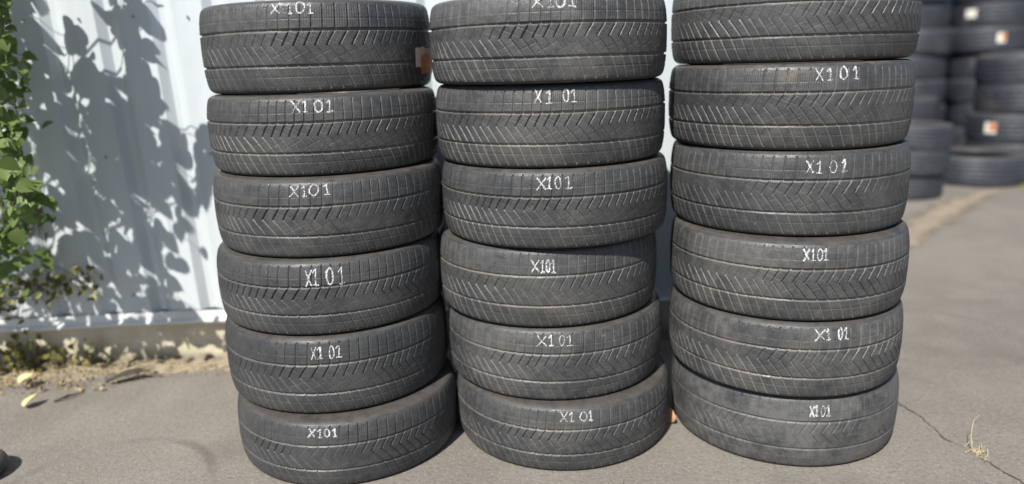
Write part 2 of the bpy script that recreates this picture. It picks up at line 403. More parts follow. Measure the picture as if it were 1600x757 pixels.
def tread_mesh(seed, depth=1.0, wear_lo=0.35, sipes=1.0, NP=68, wthr=(-0.10, 0.42)):
    rs = np.random.RandomState(seed)
    cpp = 22; nc = NP * cpp; T = np.concatenate([np.linspace(-.462, -.36, 16)[:-1], np.linspace(-.36, .36, 96), np.linspace(.36, .462, 16)[1:]])
    nr = len(T)
    # uneven pitch lengths, as on real tyres
    th = np.arange(nc) / nc * 2 * np.pi
    u1 = th * NP / (2 * np.pi)
    u1 = u1 + 0.9 * np.sin(th * 5 + seed) / 5 * 1.2 + 0.5 * np.sin(th * 11 + 2 * seed) / 11 * 2
    u = u1[None, :].repeat(nr, 0); t = T[:, None].repeat(nc, 1)
    pit = 2 * math.pi * R0 / NP                                   # metres per pitch
    def wn(f, sc=1.0):
        a = 0
        for i in range(7):
            kx = rs.randint(1, 9) * f; ky = rs.uniform(-6, 6); a = a + np.sin(th[None, :] * kx + t * ky * sc + rs.uniform(0, 6.3))
        return a / 7
    wear = np.clip(1.0 - (1 - wear_lo) * sstep(wn(1), *wthr), 0, 1)
    D = np.zeros_like(u); G = np.zeros_like(u)
    def put(mask, dep, g=1.0, w=True):
        nonlocal D, G
        wv = wear if w else np.sqrt(wear)
        D = np.maximum(D, mask * dep * wv); G = np.maximum(G, mask * g * np.clip(wv * 1.3, 0, 1))
    jit = 0.0022 * wn(6)
    # two main circumferential grooves
    G1, AP, G2 = .172, .015, -.200
    put(line_mask(t - G1 - jit, .0125, .011), .0066 * depth, .9, False)
    put(line_mask(t - G2 - jit, .0125, .011), .0066 * depth, .9, False)
    # fine circumferential lines
    put(line_mask(t - .290 - jit, .0035, .006), .0014 * sipes, .25); put(line_mask(t + .315 - jit, .0035, .006), .0014 * sipes, .14)
    sel_up = sstep(t, G1 - .003, G1 + .005)
    end_up = 1 - sstep(t, .425, .452)
    ph = 0.15
    # upper shoulder: cross grooves and sipes
    s = frac_dist(u - ph - (t - G1) * 0.5)
    put(line_mask(s, .058, .06) * sel_up * end_up, .0044 * depth, .38)
    for q in (.2, .4, .6, .8):
        s = frac_dist(u - ph - q - (t - G1) * 0.5)
        put(line_mask(s, .012, .05) * sstep(t, G1 + .03, G1 + .037) * (1 - sstep(t, .415, .43)), .0013 * sipes, .2)
    # chevrons
    up = sstep(t, AP - .010, AP - .002) * (1 - sstep(t, G1 - .003, G1 + .005))
    a = (t - AP) / (G1 - AP)
    s = frac_dist(u - ph - (-0.76 + 0.76 * (a + 0.16 * a * (a - 1)))); put(line_mask(s, .062, .06) * up, .0052 * depth, .42)
    lo = sstep(t, G2 - .005, G2 + .003) * (1 - sstep(t, AP - .004, AP + .004))
    b = (AP - t) / (AP - G2)
    s = frac_dist(u - ph - (-0.76 + 1.26 * (b - 0.14 * b * (b - 1)))); put(line_mask(s, .062, .06) * lo, .0046 * depth, .75)
    # fine sipes that cross the chevron blocks
    mid_u = u - ph
    s1 = t - (AP + .075 - .050 * (frac_dist(mid_u * .5 + .1 * t) * 2)); put(line_mask(s1, .0032, .007) * up, .0012 * sipes, .2)
    s2 = t - (AP - .100 + .055 * (frac_dist(mid_u * .5 + .2) * 2)); put(line_mask(s2, .0032, .007) * lo, .0012 * sipes, .28)
    s = frac_dist(u - ph - .5 - (-0.76 + 0.76 * a)); put(line_mask(s, .012, .05) * up * sstep(t, AP + .04, AP + .05), .0010 * sipes, .15)
    # lower shoulder
    lowz = (1 - sstep(t, G2 - .004, G2 + .004)) * sstep(t, -.458, -.430)
    c = (G2 - t) / .24
    s = frac_dist(u - ph - (0.50 + 0.78 * c)); put(line_mask(s, .062, .06) * lowz, .0038 * depth, .8)
    for q in (.33, .66):
        s = frac_dist(u - ph - q - (0.50 + 0.78 * c)); put(line_mask(s, .012, .05) * (1 - sstep(t, G2 - .035, G2 - .027)) * sstep(t, -.44, -.42), .0011 * sipes, .22)
    # worn, slightly uneven surface
    rough = 0.0005 * wn(7, 9) + 0.0006 * wn(1) + 0.00022 * rs.randn(nr, nc)
    rad = R0 + prof_r(t) - D + rough
    Vx = rad * np.cos(th)[None, :]; Vy = rad * np.sin(th)[None, :]; Vz = (t + .5) * W0
    V = np.stack([Vx, Vy, Vz], -1).reshape(-1, 3)
    me = quad_mesh('tread', V, grid_quads(nr, nc, True))
    at = me.attributes.new('groove', 'FLOAT', 'POINT'); at.data.foreach_set('value', np.clip(G, 0, 1).astype(np.float32).ravel())
    me.materials.append(MAT['rubber']); return me

def lathe(name, prof, n=128, m=None, wob=None):
    """closed turn of (radius, z) pairs"""
    th = np.arange(n) / n * 2 * np.pi; P = np.array(prof)
    rr = P[:, 0][:, None].repeat(n, 1)
    if wob is not None: rr = rr + wob(th, P)
    V = np.stack([rr * np.cos(th), rr * np.sin(th), P[:, 1][:, None].repeat(n, 1)], -1).reshape(-1, 3)
    me = quad_mesh(name, V, grid_quads(len(prof), n, True))
    if m: me.materials.append(m)
    return me

def side_profile(R_, W_, up):
    """shoulder to bead, with raised rings"""
    pts = []
    tt = np.concatenate([np.linspace(.4605, .5, 14), [.497, .490, .478, .464, .45, .432, .415, .395, .375, .352]])
    rs_ = np.concatenate([prof_r(np.linspace(.4605, .5, 14)), [-.094, -.101, -.109, -.1145, -.119, -.1225, -.1250, -.1265, -.1268, -.1240]])
    for a, b in zip(tt, rs_): pts.append((R_ + b, W_ * (.5 + (a if up else -a))))
    return pts if up else pts[::-1]

TREAD = [tread_mesh(11, 1.05, .60, 1.1, 80), tread_mesh(23, 0.9, .35, 1.1, 76), tread_mesh(37, 0.80, .16, 1.0, 80, (-.30, .30)),
         tread_mesh(51, 1.0, .45, 1.3, 74), tread_mesh(64, 1.1, .60, 1.2, 78, (-.05, .30)), tread_mesh(78, 0.9, .30, 1.0, 76, (-.1, .40))]
SIDE = {u: lathe('sidewall', side_profile(R0, W0, u), 160, MAT['sidewall']) for u in (True, False)}
LINER = lathe('inner_liner', [(R0 - .1242, .352 * -1 * W0 + .5 * W0), (R0 - .095, .12 * W0), (R0 - .05, .055 * W0), (R0 - .022, .13 * W0), (R0 - .014, .3 * W0), (R0 - .013, .5 * W0), (R0 - .014, .7 * W0), (R0 - .022, .87 * W0), (R0 - .05, .945 * W0), (R0 - .095, .88 * W0), (R0 - .1242, .852 * W0)], 96, MAT['sidewall'])

GLYPH = {'X': [[(0, 1), (.45, .5), (1, 0)], [(1, 1), (.5, .48), (0, -.05)]],
         '1': [[(.05, .72), (.35, .9), (.55, 1)], [(.55, 1), (.55, .5), (.52, 0)], [(.1, .01), (.5, 0), (1, .03)]],
         '0': [[(.5 + .46 * math.sin(2 * math.pi * q / 12) * (1 if abs(math.cos(2 * math.pi * q / 12)) < .9 else .8), .5 + .52 * math.cos(2 * math.pi * q / 12)) for q in range(13)]]}

def chalk_mesh(spans, ta, tb, zs, rng):
    """hand-drawn strokes as thin ribbons that hug the tread (and bridge its grooves)"""
    V = []; F = []
    def surf(thd, t, lift):
        th = R(thd); rr = R0 + float(prof_r(t)) + lift
        return Vector((rr * math.cos(th), rr * math.sin(th), (t + .5) * W0))
    for ch, (a0, a1) in zip('X101', spans):
        dz = rng.uniform(-.006, .006); sl = rng.uniform(-.05, .12)
        for st in GLYPH[ch]:
            P = []
            for i in range(len(st) - 1):
                for q in range(8 if len(st) < 6 else 3): P.append((st[i][0] + (st[i + 1][0] - st[i][0]) * q / 8, st[i][1] + (st[i + 1][1] - st[i][1]) * q / 8))
            P.append(st[-1])
            if len(st) > 5:                                        # smooth the 0
                for _ in range(3): P = [P[0]] + [((P[i - 1][0] + 2 * P[i][0] + P[i + 1][0]) / 4, (P[i - 1][1] + 2 * P[i][1] + P[i + 1][1]) / 4) for i in range(1, len(P) - 1)] + [P[-1]]
            w0 = rng.uniform(.0013, .0026); jx = jy = 0
            pts = []
            for (x, y) in P:
                jx = jx * .8 + rng.gauss(0, .022); jy = jy * .8 + rng.gauss(0, .016)
                x_, y_ = x + jx + sl * (y - .5), y + jy
                pts.append((a0 + (a1 - a0) * x_, tb + (ta - tb) * y_ + dz))
            n0 = len(V)
            for i, (th, t) in enumerate(pts):
                A = surf(*pts[max(i - 1, 0)], 0); B = surf(*pts[min(i + 1, len(pts) - 1)], 0)
                d = (B - A).normalized(); c = surf(th, t, .0010 + .00004 * (n0 % 7)); nrm = Vector((c.x, c.y, 0)).normalized()
                s = d.cross(nrm).normalized() * (w0 * rng.uniform(.75, 1.15)); V += [c + s, c - s]
                if i: F.append((n0 + 2 * i - 2, n0 + 2 * i - 1, n0 + 2 * i + 1, n0 + 2 * i))
    return mesh('chalk_marking', V, F)

STACK = {
 'L': [(-0.586, 2.425, 1.104, 0.252), (-0.574, 2.369, 0.88, 0.223), (-0.566, 2.323, 0.658, 0.222), (-0.576, 2.301, 0.437, 0.221), (-0.574, 2.290, 0.200, 0.237), (-0.548, 2.245, 0.0, 0.200)],
 'C': [(0.126, 2.292, 1.113, 0.228), (0.13, 2.317, 0.888, 0.225), (0.138, 2.302, 0.665, 0.223), (0.112, 2.325, 0.428, 0.237), (0.131, 2.321, 0.202, 0.226), (0.152, 2.285, 0.0, 0.202)],
 'R': [(0.861, 2.322, 1.146, 0.228), (0.854, 2.306, 0.914, 0.231), (0.862, 2.301, 0.676, 0.239), (0.857, 2.255, 0.446, 0.23), (0.857, 2.248, 0.219, 0.227), (0.872, 2.262, 0.0, 0.219)]}
CHALK = {
 'L1': ([(-96.8, -92.7), (-89.4, -87.3), (-85.9, -81.7), (-80.6, -78.1)], 0.455, 0.345),
 'L2': ([(-91.3, -87.4), (-86.7, -84.0), (-81.4, -77.4), (-76.0, -73.1)], 0.435, 0.300),
 'L3': ([(-95.1, -91.0), (-89.9, -87.5), (-86.5, -82.1), (-80.2, -77.3)], 0.435, 0.310),
 'L4': ([(-89.1, -86.4), (-86.0, -83.4), (-80.0, -76.8), (-74.6, -71.7)], 0.401, 0.200),
 'L5': ([(-90.0, -87.9), (-87.3, -84.6), (-81.9, -79.5), (-78.9, -76.0)], 0.400, 0.257),
 'L6': ([(-97.6, -94.2), (-93.3, -90.4), (-89.9, -87.4), (-86.3, -83.9)], 0.420, 0.310),
 'C1': ([(-99.1, -94.8), (-93.2, -90.2), (-89.5, -85.3), (-84.2, -80.8)], 0.455, 0.335),
 'C2': ([(-99.6, -96.7), (-95.0, -91.8), (-87.4, -84.7), (-83.8, -81.2)], 0.435, 0.287),
 'C3': ([(-101.2, -97.1), (-96.6, -94.2), (-93.0, -90.2), (-88.7, -85.5)], 0.418, 0.276),
 'C4': ([(-100.0, -96.4), (-95.8, -93.7), (-93.3, -91.4), (-91.1, -88.7)], 0.372, 0.227),
 'C5': ([(-101.3, -96.9), (-96.0, -93.5), (-91.0, -88.2), (-87.6, -84.5)], 0.425, 0.295),
 'C6': ([(-94.8, -91.5), (-90.9, -88.3), (-85.7, -82.1), (-81.5, -79.2)], 0.430, 0.305),
 'R2': ([(-98.2, -95.2), (-93.8, -91.0), (-88.3, -84.7), (-82.6, -79.2)], 0.440, 0.303),
 'R3': ([(-101.4, -98.3), (-97.2, -94.5), (-91.5, -88.2), (-86.1, -83.6)], 0.396, 0.261),
 'R4': ([(-102.3, -99.7), (-99.4, -97.1), (-96.3, -94.1), (-93.8, -91.5)], 0.428, 0.297),
 'R5': ([(-95.4, -90.8), (-90.6, -88.3), (-84.8, -82.6), (-82.2, -79.5)], 0.432, 0.297),
 'R6': ([(-96.8, -94.7), (-94.6, -92.8), (-91.6, -89.8), (-89.4, -87.0)], 0.398, 0.263)}
LABEL = {
 'L1': 'topmost tyre of the left stack, torn orange and tan label on its side',
 'L2': 'second tyre from the top of the left stack, gap after X1',
 'L3': 'third tyre from the top of the left stack, evenly spaced chalk X101',
 'L4': 'third tyre from the bottom of the left stack, tall chalk X1 01',
 'L5': 'second tyre from the bottom of the left stack, chalk X1 01',
 'L6': 'bottom tyre of the left stack on the asphalt, shaded on its right side',
 'C1': 'topmost tyre of the middle stack, chalk marking at the photo edge, pale dusty tread',
 'C2': 'second tyre from the top of the middle stack, tan dust in its grooves',
 'C3': 'third tyre from the top of the middle stack, dark rubber, chalk X101',
 'C4': 'third tyre from the bottom of the middle stack, small tightly written chalk X101',
 'C5': 'second tyre from the bottom of the middle stack, clear chalk X101',
 'C6': 'bottom tyre of the middle stack on the asphalt, chalk X1 01 right of its centre',
 'R1': 'topmost tyre of the right stack, no chalk in view, overhanging to the right',
 'R2': 'second tyre from the top of the right stack, muddy tan grooves',
 'R3': 'third tyre from the top of the right stack, wide chalk X1 01',
 'R4': 'third tyre from the bottom of the right stack, small chalk X101',
 'R5': 'second tyre from the bottom of the right stack, white scuffs on its edge',
 'R6': 'bottom tyre of the right stack, worn almost smooth, resting on the asphalt'}
VAR = {'L1': 3, 'L2': 0, 'L3': 5, 'L4': 4, 'L5': 1, 'L6': 5, 'C1': 3, 'C2': 4, 'C3': 0, 'C4': 1, 'C5': 3, 'C6': 0, 'R1': 1, 'R2': 5, 'R3': 1, 'R4': 4, 'R5': 3, 'R6': 2}
# how much grey bloom, groove dust and brown earth each tyre carries
SOIL = {'L1': (.80, .5, .2), 'L2': (.62, .85, .1), 'L3': (.70, .6, .4), 'L4': (.58, .7, .1), 'L5': (.50, .6, .2), 'L6': (.60, .5, .5), 'C1': (1.15, .9, .1), 'C2': (.85, 1.1, .2), 'C3': (.62, .8, .2),
        'C4': (.75, .9, .8), 'C5': (1.10, .85, .7), 'C6': (.95, 1.0, .8), 'R1': (.75, .55, .1), 'R2': (.75, 1.0, 1.2), 'R3': (.80, .65, .3), 'R4': (1.10, 1.1, .6), 'R5': (1.25, 1.05, .5), 'R6': (1.75, .22, .3)}
GRP = {'L': 'left stack of chalk-marked tyres', 'C': 'middle stack of chalk-marked tyres', 'R': 'right stack of chalk-marked tyres'}
SPIN = {}
rng = random.Random(17)
TYRE = {}
def label_patch(name, th0, th1, t0, t1, m, jag, rng, lift=0.002):
    V = []; F = []; n = 10
    for i in range(n + 1):
        th = R(th0 + (th1 - th0) * i / n)
        for t, j in ((t0, 1), (t1, 1)):
            tj = t + rng.uniform(-jag, jag); rr = R0 + float(prof_r(tj)) + lift
            V.append((rr * math.cos(th), rr * math.sin(th), (tj + .5) * W0))
        if i: F.append((2 * i - 2, 2 * i, 2 * i + 1, 2 * i - 1))
    me = mesh(name, V, F); me.materials.append(m); return me
for k in 'LCR':
    for i, (X, Y, zb, h) in enumerate(STACK[k]):
        if i < 5: zb += 0.007
        else: h += 0.007
        key = f'{k}{i + 1}'
        root = empty('stacked_tyre', (X, Y, zb))
        root.scale = (1, 1, h / W0)
        tag(root, LABEL[key], 'tyre', GRP[k])
        spin = rng.uniform(0, 2 * math.pi)
        for nm, me in (('tread', TREAD[VAR[key]]), ('sidewall', SIDE[True]), ('sidewall', SIDE[False]), ('inner_liner', LINER)):
            o = link(nm, me, None, root)
            o.color = (*SOIL[key], 1)
            if nm == 'tread': o.rotation_euler = (0, 0, spin)
        if key in CHALK:
            sp, ta, tb = CHALK[key]
            link('chalk_marking', chalk_mesh(sp, ta, tb, h / W0, rng), MAT['chalk'], root)
        if key == 'L1':
            o = link('torn_label', label_patch('torn_label', -26, -4, -.03, -.27, MAT['tanpaper'], .02, rng, .004), None, root); o['label'] = 'torn tan paper label'
            link('label_print', label_patch('label_print', -21, -3, -.12, -.335, MAT['orange'], .015, rng, .006), None, o)
        TYRE[key] = root

# ---------------------------------------------------------------- far tyres
def far_tyre_parts(Rf, Wf, seed):
    """a plainer tyre: tread with ribs and blocks, two sidewalls, liner"""
    n = 120; sx = Rf / R0; T = np.linspace(-.462, .462, 61); th = np.arange(n * 3) / (n * 3) * 2 * np.pi
    t = T[:, None].repeat(n * 3, 1); u = (th * 60 / (2 * np.pi))[None, :].repeat(61, 0)
    D = np.zeros_like(t)
    for g in (-.24, -.08, .08, .24): D = np.maximum(D, line_mask(t - g, .016, .014) * .007)
    D = np.maximum(D, line_mask(frac_dist(u + np.abs(t) * 2.2), .10, .12) * sstep(np.abs(t), .25, .26) * (1 - sstep(np.abs(t), .43, .45)) * .005)
    rad = Rf + prof_r(t) * sx - D
    V = np.stack([rad * np.cos(th), rad * np.sin(th), (t + .5) * Wf], -1).reshape(-1, 3)
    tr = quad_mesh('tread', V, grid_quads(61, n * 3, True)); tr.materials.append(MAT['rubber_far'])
    def sw(up):
        p = side_profile(R0, Wf, up); return lathe('sidewall', [(Rf + (a - R0) * sx, z) for a, z in p], 96, MAT['rubber_far'])
    b = Rf - .124 * sx
    ln = lathe('inner_liner', [(b, .148 * Wf), (Rf - .09 * sx, .10 * Wf), (Rf - .05, .06 * Wf), (Rf - .02, .2 * Wf), (Rf - .016, .5 * Wf), (Rf - .02, .8 * Wf), (Rf - .05, .94 * Wf), (Rf - .09 * sx, .90 * Wf), (b, .852 * Wf)], 72, MAT['sidewall'])
    return [('tread', tr), ('sidewall', sw(True)), ('sidewall', sw(False)), ('inner_liner', ln)]
FAR = {s: far_tyre_parts(*s, 1) for s in ((.33, .205), (.36, .235), (.31, .195), (.40, .27), (.43, .25))}
def far_tyre(size, x, y, z, label, group, tilt=(0, 0), ):
    root = empty('far_tyre', (x, y, z), (tilt[0], tilt[1], rng.uniform(0, 6.28)))
    tag(root, label, 'tyre', group)
    for nm, me in FAR[size]: link(nm, me, None, root)
    return root
def far_stack(x, y, n, size, group, lab, z0=0.0, j=.05):
    out = []
    for i in range(n):
        t = far_tyre(size, x + rng.uniform(-j, j), y + rng.uniform(-j, j), z0 + i * size[1], lab(i, n), group, (rng.uniform(-.03, .03), rng.uniform(-.03, .03))); out.append(t)
    return out
ORD = ['bottom', 'second', 'third', 'fourth', 'fifth', 'sixth', 'seventh', 'eighth', 'ninth']
def lab_fn(where):
    def f(i, n):
        if i == 0: return f'bottom dusty tyre of the {where}'
        if i == n - 1: return f'topmost dusty tyre of the {where}'
        return f'{ORD[i]} tyre from the ground in the {where}'
    return f
A, B, Cz, G = (.33, .205), (.36, .235), (.31, .195), (.40, .27)
far_tyre((.43, .25), 4.12, 6.50, 0.0, 'wide tyre lying alone flat on the ground in front of the far stacks', 'tyres lying by the far stacks', (0.0, 0.0))
far_stack(3.22, 5.95, 3, Cz, 'low far stack behind the right stack', lab_fn('low stack half hidden by the right stack'))
far_stack(3.75, 7.15, 3, B, 'low far stack behind the lone tyre', lab_fn('low stack just behind the lone lying tyre'))
far_stack(3.62, 7.75, 6, A, 'tall far stack of six', lab_fn('six-high stack behind the right stack'))
BBz = []
for i in range(4):
    lab = ['bottom dusty tyre of the far stack cut by the right edge', 'second tyre from the ground at the right edge, white and orange label on it', 'third tyre from the ground in the far stack at the right edge', 'open topmost tyre of the far stack at the right edge'][i]
    BBz.append(far_tyre(G, 4.86 + rng.uniform(-.02, .02), 7.10 + rng.uniform(-.02, .02), i * G[1], lab, 'far stack at the right edge', (.05, .03) if i == 3 else (0, 0)))
back = []
for q, (x, y, n, s) in enumerate([(4.58, 8.6, 7, G), (5.45, 8.55, 7, G), (6.30, 8.5, 7, G), (3.74, 8.6, 8, B)]):
    where = ['back row stack left of the dark gap', 'back row stack right of the dark gap', 'back row stack near the right edge', 'back row stack behind the right stack'][q]
    back.append(far_stack(x, y, n, s, 'back row of tyre stacks', lab_fn(where)))
far_stack(5.85, 6.9, 4, A, 'far stack beyond the right edge', lab_fn('stack beyond the right edge'))

def stick(x, y, z, rad, th0, th1, z0, z1, name, m, parent):
    """curved paper label on the outside of a far tyre"""
    V = []; F = []
    for i in range(9):
        th = R(th0 + (th1 - th0) * i / 8)
        for zz in (z0, z1): V.append((rad * math.cos(th), rad * math.sin(th), zz))
        if i: F.append((2 * i - 2, 2 * i, 2 * i + 1, 2 * i - 1))
    return link(name, mesh(name, V, F), m, parent)
for rt, th0, th1, z0, z1, om in ((BBz[1], -158, -143, .09, .19, True), (back[1][4], -110, -98, .10, .20, True), (back[1][5], -158, -142, .10, .19, False)):
    rt.rotation_euler = (0, 0, 0)
    a = stick(0, 0, 0, G[0] + .003, th0, th1, z0, z1, 'paper_label', MAT['paper'], rt)
    if om: stick(0, 0, 0, G[0] + .005, th0 + 6, th1, z0 + .025, z1 - .006, 'label_print', MAT['orange'], a)

def backdrop():  # added ribbed backdrop, its dark blue stands in for shade between the stacks
    root = empty('shade_backdrop', (0, 9.6, 0)); tag(root, 'added shade-coloured fence behind the far tyre stacks', 'backdrop')
    V = []; F = []; xs = []
    x = 1.2
    while x < 12: xs += [(x, 0), (x + .03, .03), (x + .10, .03), (x + .13, 0)]; x += .2
    for z in (0.05, 2.6):
        for a, b in xs: V.append((a, b, z))
    n = len(xs)
    for j in range(n - 1): F.append((j, j + 1, n + j + 1, n + j))
    o = link('backdrop_panel', mesh('backdrop_panel', V, F), MAT['shade_navy'], root); s = o.modifiers.new('t', 'SOLIDIFY'); s.thickness = .004
    mb = MB(); mb.box((6.6, .07, 2.4), (10.8, .05, .06)); mb.build('backdrop_rail', MAT['shade_navy'], root)
    mb = MB(); mb.box((6.6, .07, .4), (10.8, .05, .06)); mb.build('backdrop_rail', MAT['shade_navy'], root)
    pm = MB(); pm.box((0, .12, 1.3), (.06, .06, 2.6)); pme = mesh('backdrop_post', pm.V, pm.F)
    for i in range(5): link('backdrop_post', pme, MAT['shade_navy'], root).location = (1.4 + i * 2.5, 0, 0)
backdrop()

# ---------------------------------------------------------------- the leafy shrub at the left
def leaf_geo(size, rng, fold=0.25, wide=1.0):
    """broad pointed leaf, base at origin, along +y, normal +z"""
    out = [(0, 0), (.30, .06), (.46, .26), (.44, .46), (.28, .74), (.10, .93), (0, 1.06)]
    V = []; F = []
    cz = rng.uniform(-.12, .05)
    for (x, y) in out: V.append((0, y * size, cz * size * y * y))
    for sgn in (1, -1):
        for (x, y) in out[1:-1]: V.append((sgn * x * wide * size * rng.uniform(.92, 1.08), y * size, (abs(x) * fold + cz * y * y) * size))
    n = len(out); m = n - 2
    for s in (0, 1):
        o = n + s * m
        for i in range(m + 1):
            a, b = i, i + 1
            q = [a, b]
            if b <= m: q.append(o + b - 1)
            if a >= 1: q.append(o + a - 1)
            if s: q = q[::-1]
            F.append(q)
    return V, F

def inside(p, poly):
    x, y = p; c = False; j = len(poly) - 1
    for i in range(len(poly)):
        if (poly[i][1] > y) != (poly[j][1] > y) and x < (poly[j][0] - poly[i][0]) * (y - poly[i][1]) / (poly[j][1] - poly[i][1]) + poly[i][0]: c = not c
        j = i
    return c

def wall_pt(u, v):
    d = r2 * ((u - 800) / 1155) - u2 * ((v - 378.5) / 1155) + _f
    s = (2.88 + .044) / (d.y - .04 * d.x); return Vector((0, 0, CAM_H)) + d * s
def cam_uv(P):
    q = P - Vector((0, 0, CAM_H)); z = q.dot(_f)
    if z < .05: return (-999, -999)
    return (800 + 1155 * q.dot(r2) / z, 378.5 - 1155 * q.dot(u2) / z)

def shrub():
    rng = random.Random(42)
    root = empty('leafy_shrub', (-2.75, 2.2, 0))
    tag(root, 'green broad-leaved shrub at the left edge casting leaf shadows on the wall', 'shrub')
    off = Vector((-2.75, 2.2, 0))
    # where the crown's shade falls on the wall
    dense = [(-60, -40), (60, -10), (100, 30), (128, 60), (150, 90), (168, 70), (150, 20), (165, -10), (238, -20), (228, 28), (242, 55), (236, 90), (240, 128), (262, 180), (300, 196), (336, 214), (336, 298), (318, 326), (290, 312), (232, 305), (180, 335), (90, 350), (-60, 345)]
    loose = [(-60, 335), (180, 330), (258, 318), (300, 360), (335, 420), (332, 450), (300, 430), (250, 400), (205, 400), (232, 470), (190, 480), (150, 500), (-60, 505)]
    base = [(-60, 508), (270, 502), (292, 520), (286, 556), (200, 575), (60, 590), (-60, 615)]
    holes = [[(62, -20), (110, -20), (108, 36), (84, 52), (66, 30)], [(62, 20), (78, 20), (100, 62), (120, 100), (112, 122), (92, 90), (72, 62)],
             [(140, 38), (160, 30), (176, 60), (200, 70), (196, 100), (170, 124), (150, 96)], [(118, 190), (146, 205), (166, 238), (150, 236), (120, 216)],
             [(82, 124), (96, 130), (122, 162), (112, 168), (90, 150)], [(132, 122), (140, 140), (150, 160), (136, 150)], [(44, 150), (86, 178), (84, 196), (54, 170)],
             [(80, 140), (92, 155), (88, 172), (78, 160)], [(20, 190), (42, 205), (60, 245), (38, 240)], [(150, 345), (172, 340), (178, 372), (160, 365)], [(272, 324), (322, 332), (322, 372), (300, 372)]]
    s0 = Vector((SDIR.x / SDIR.y, 1, SDIR.z / SDIR.y))
    leaves = []
    def try_place(poly, n, gr, thr, reach=0):
        xs = [p[0] for p in poly]; ys = [p[1] for p in poly]; c = 0; k = 0
        while c < n and k < n * 60:
            k += 1
            p = (rng.uniform(min(xs), max(xs)), rng.uniform(min(ys), max(ys)))
            if not inside(p, poly) or any(inside(p, h) for h in holes): continue
            wp = wall_pt(*p); g = gr[0] + rng.uniform(0, .12)
            while g < gr[1]:
                P = wp - s0 * g; u, v = cam_uv(P)
                if u < thr or v < -30: break
                g += .04
            if g >= gr[1]: continue
            g += abs(rng.gauss(0, .07)); P = wp - s0 * g
            leaves.append((P, 0)); c += 1
    try_place(dense, 470, (.15, 1.5), -34)
    try_place(loose, 92, (.15, 1.5), -34)
    try_place(base, 92, (.15, 1.6), -34)
    # leaves hanging near the wall inside the picture
    def near(cx_, cy_, sx, sy, n, gr, tone):
        for _ in range(n):
            u, v = rng.gauss(cx_, sx), rng.gauss(cy_, sy)
            d = r2 * ((u - 800) / 1155) - u2 * ((v - 378.5) / 1155) + _f
            y = 2.86 - rng.uniform(*gr); leaves.append((Vector((0, 0, CAM_H)) + d * (y / d.y), tone))
    near(22, 292, 22, 24, 44, (.30, .62), 1)
    near(56, 318, 16, 18, 18, (.2, .5), 1)
    near(10, 372, 12, 18, 22, (.3, .55), 1)
    near(10, 190, 15, 28, 34, (.25, .5), 1)
    near(4, 240, 12, 18, 16, (.3, .5), 1)
    near(4, 12, 8, 10, 9, (.3, .5), 1)
    near(6, 66, 9, 26, 20, (.3, .5), 1)
    near(14, 125, 16, 30, 24, (.1, .3), 2)
    near(30, 98, 14, 8, 8, (.06, .12), 3)
    near(34, 218, 14, 16, 6, (.10, .3), 2)
    near(118, 438, 26, 13, 26, (.03, .10), 3)
    near(60, 452, 28, 16, 34, (.03, .10), 3)
    near(10, 470, 16, 16, 24, (.08, .2), 3)
    near(14, 415, 14, 16, 22, (.12, .3), 2)
    near(50, 405, 20, 14, 10, (.06, .16), 2)
    near(128, 424, 8, 6, 4, (.05, .1), 3)
    near(40, 345, 22, 14, 20, (.08, .25), 2)
    near(34, 558, 34, 18, 60, (.02, .08), 3)
    near(105, 556, 28, 12, 26, (.02, .06), 3)
    VV = {0: ([], [], []), 1: ([], [], [])}
    for P, tone in leaves:
        size = {0: rng.uniform(.045, .074), 1: rng.uniform(.034, .062), 2: rng.uniform(.036, .055), 3: rng.uniform(.020, .036)}[tone]
        V, F = leaf_geo(size, rng, rng.uniform(.05, .55), rng.uniform(.7, 1.1))
        if tone == 0: nrm = Vector((rng.gauss(-.30, .5), rng.gauss(-.45, .5), rng.gauss(.75, .35)))
        else: nrm = Vector((rng.gauss(.0, .45), rng.gauss(-.75, .3), rng.gauss(.55, .4)))
        nrm.normalize(); tip = Vector((rng.gauss(.3, .6), rng.gauss(-.1, .4), rng.gauss(-.8, .4)))
        tip = (tip - nrm * tip.dot(nrm)).normalized(); side = tip.cross(nrm)
        which = 1 if tone == 3 else 0
        A_, B_, T_ = VV[which]; n0 = len(A_); tv = rng.random() * (1.0 if tone else .7)
        if tone == 2: tv *= .4
        for (x, y, z) in V:
            A_.append(P - off + side * x + tip * (y - size * .5) + nrm * z); T_.append(tv)
        for f in F: B_.append([i + n0 for i in f])
    for which, m in ((0, MAT['leaf']), (1, MAT['olive'])):
        A_, B_, T_ = VV[which]
        me = mesh('foliage', A_, B_, True); a = me.attributes.new('tone', 'FLOAT', 'POINT'); a.data.foreach_set('value', np.array(T_, np.float32))
        o = link('foliage', me, m, root)
        if which: o['label'] = 'small olive yellowing leaves close to the wall'
    # stems
    mb = MB(); trunk = [Vector((0, 0, 0)), Vector((.05, -.03, .5)), Vector((.02, -.1, 1.0)), Vector((.1, -.16, 1.6)), Vector((.15, -.25, 2.3)), Vector((.1, -.2, 3.0))]
    mb.tube(trunk, [.035, .030, .026, .021, .014, .006], 8); mb.build('stem', MAT['bark'], root, True)
    br = MB(); pts = [(P - off, t) for P, t in leaves if t == 0]
    cents = [pts[rng.randrange(len(pts))][0] for _ in range(46)]
    groups = [[] for _ in cents]
    for p, t in pts:
        j = min(range(len(cents)), key=lambda q: (cents[q] - p).length); groups[j].append(p)
    def trunk_at(z):
        z = max(0.15, min(2.95, z))
        for a, b in zip(trunk, trunk[1:]):
            if a.z <= z <= b.z: return a.lerp(b, (z - a.z) / (b.z - a.z))
        return trunk[-1]
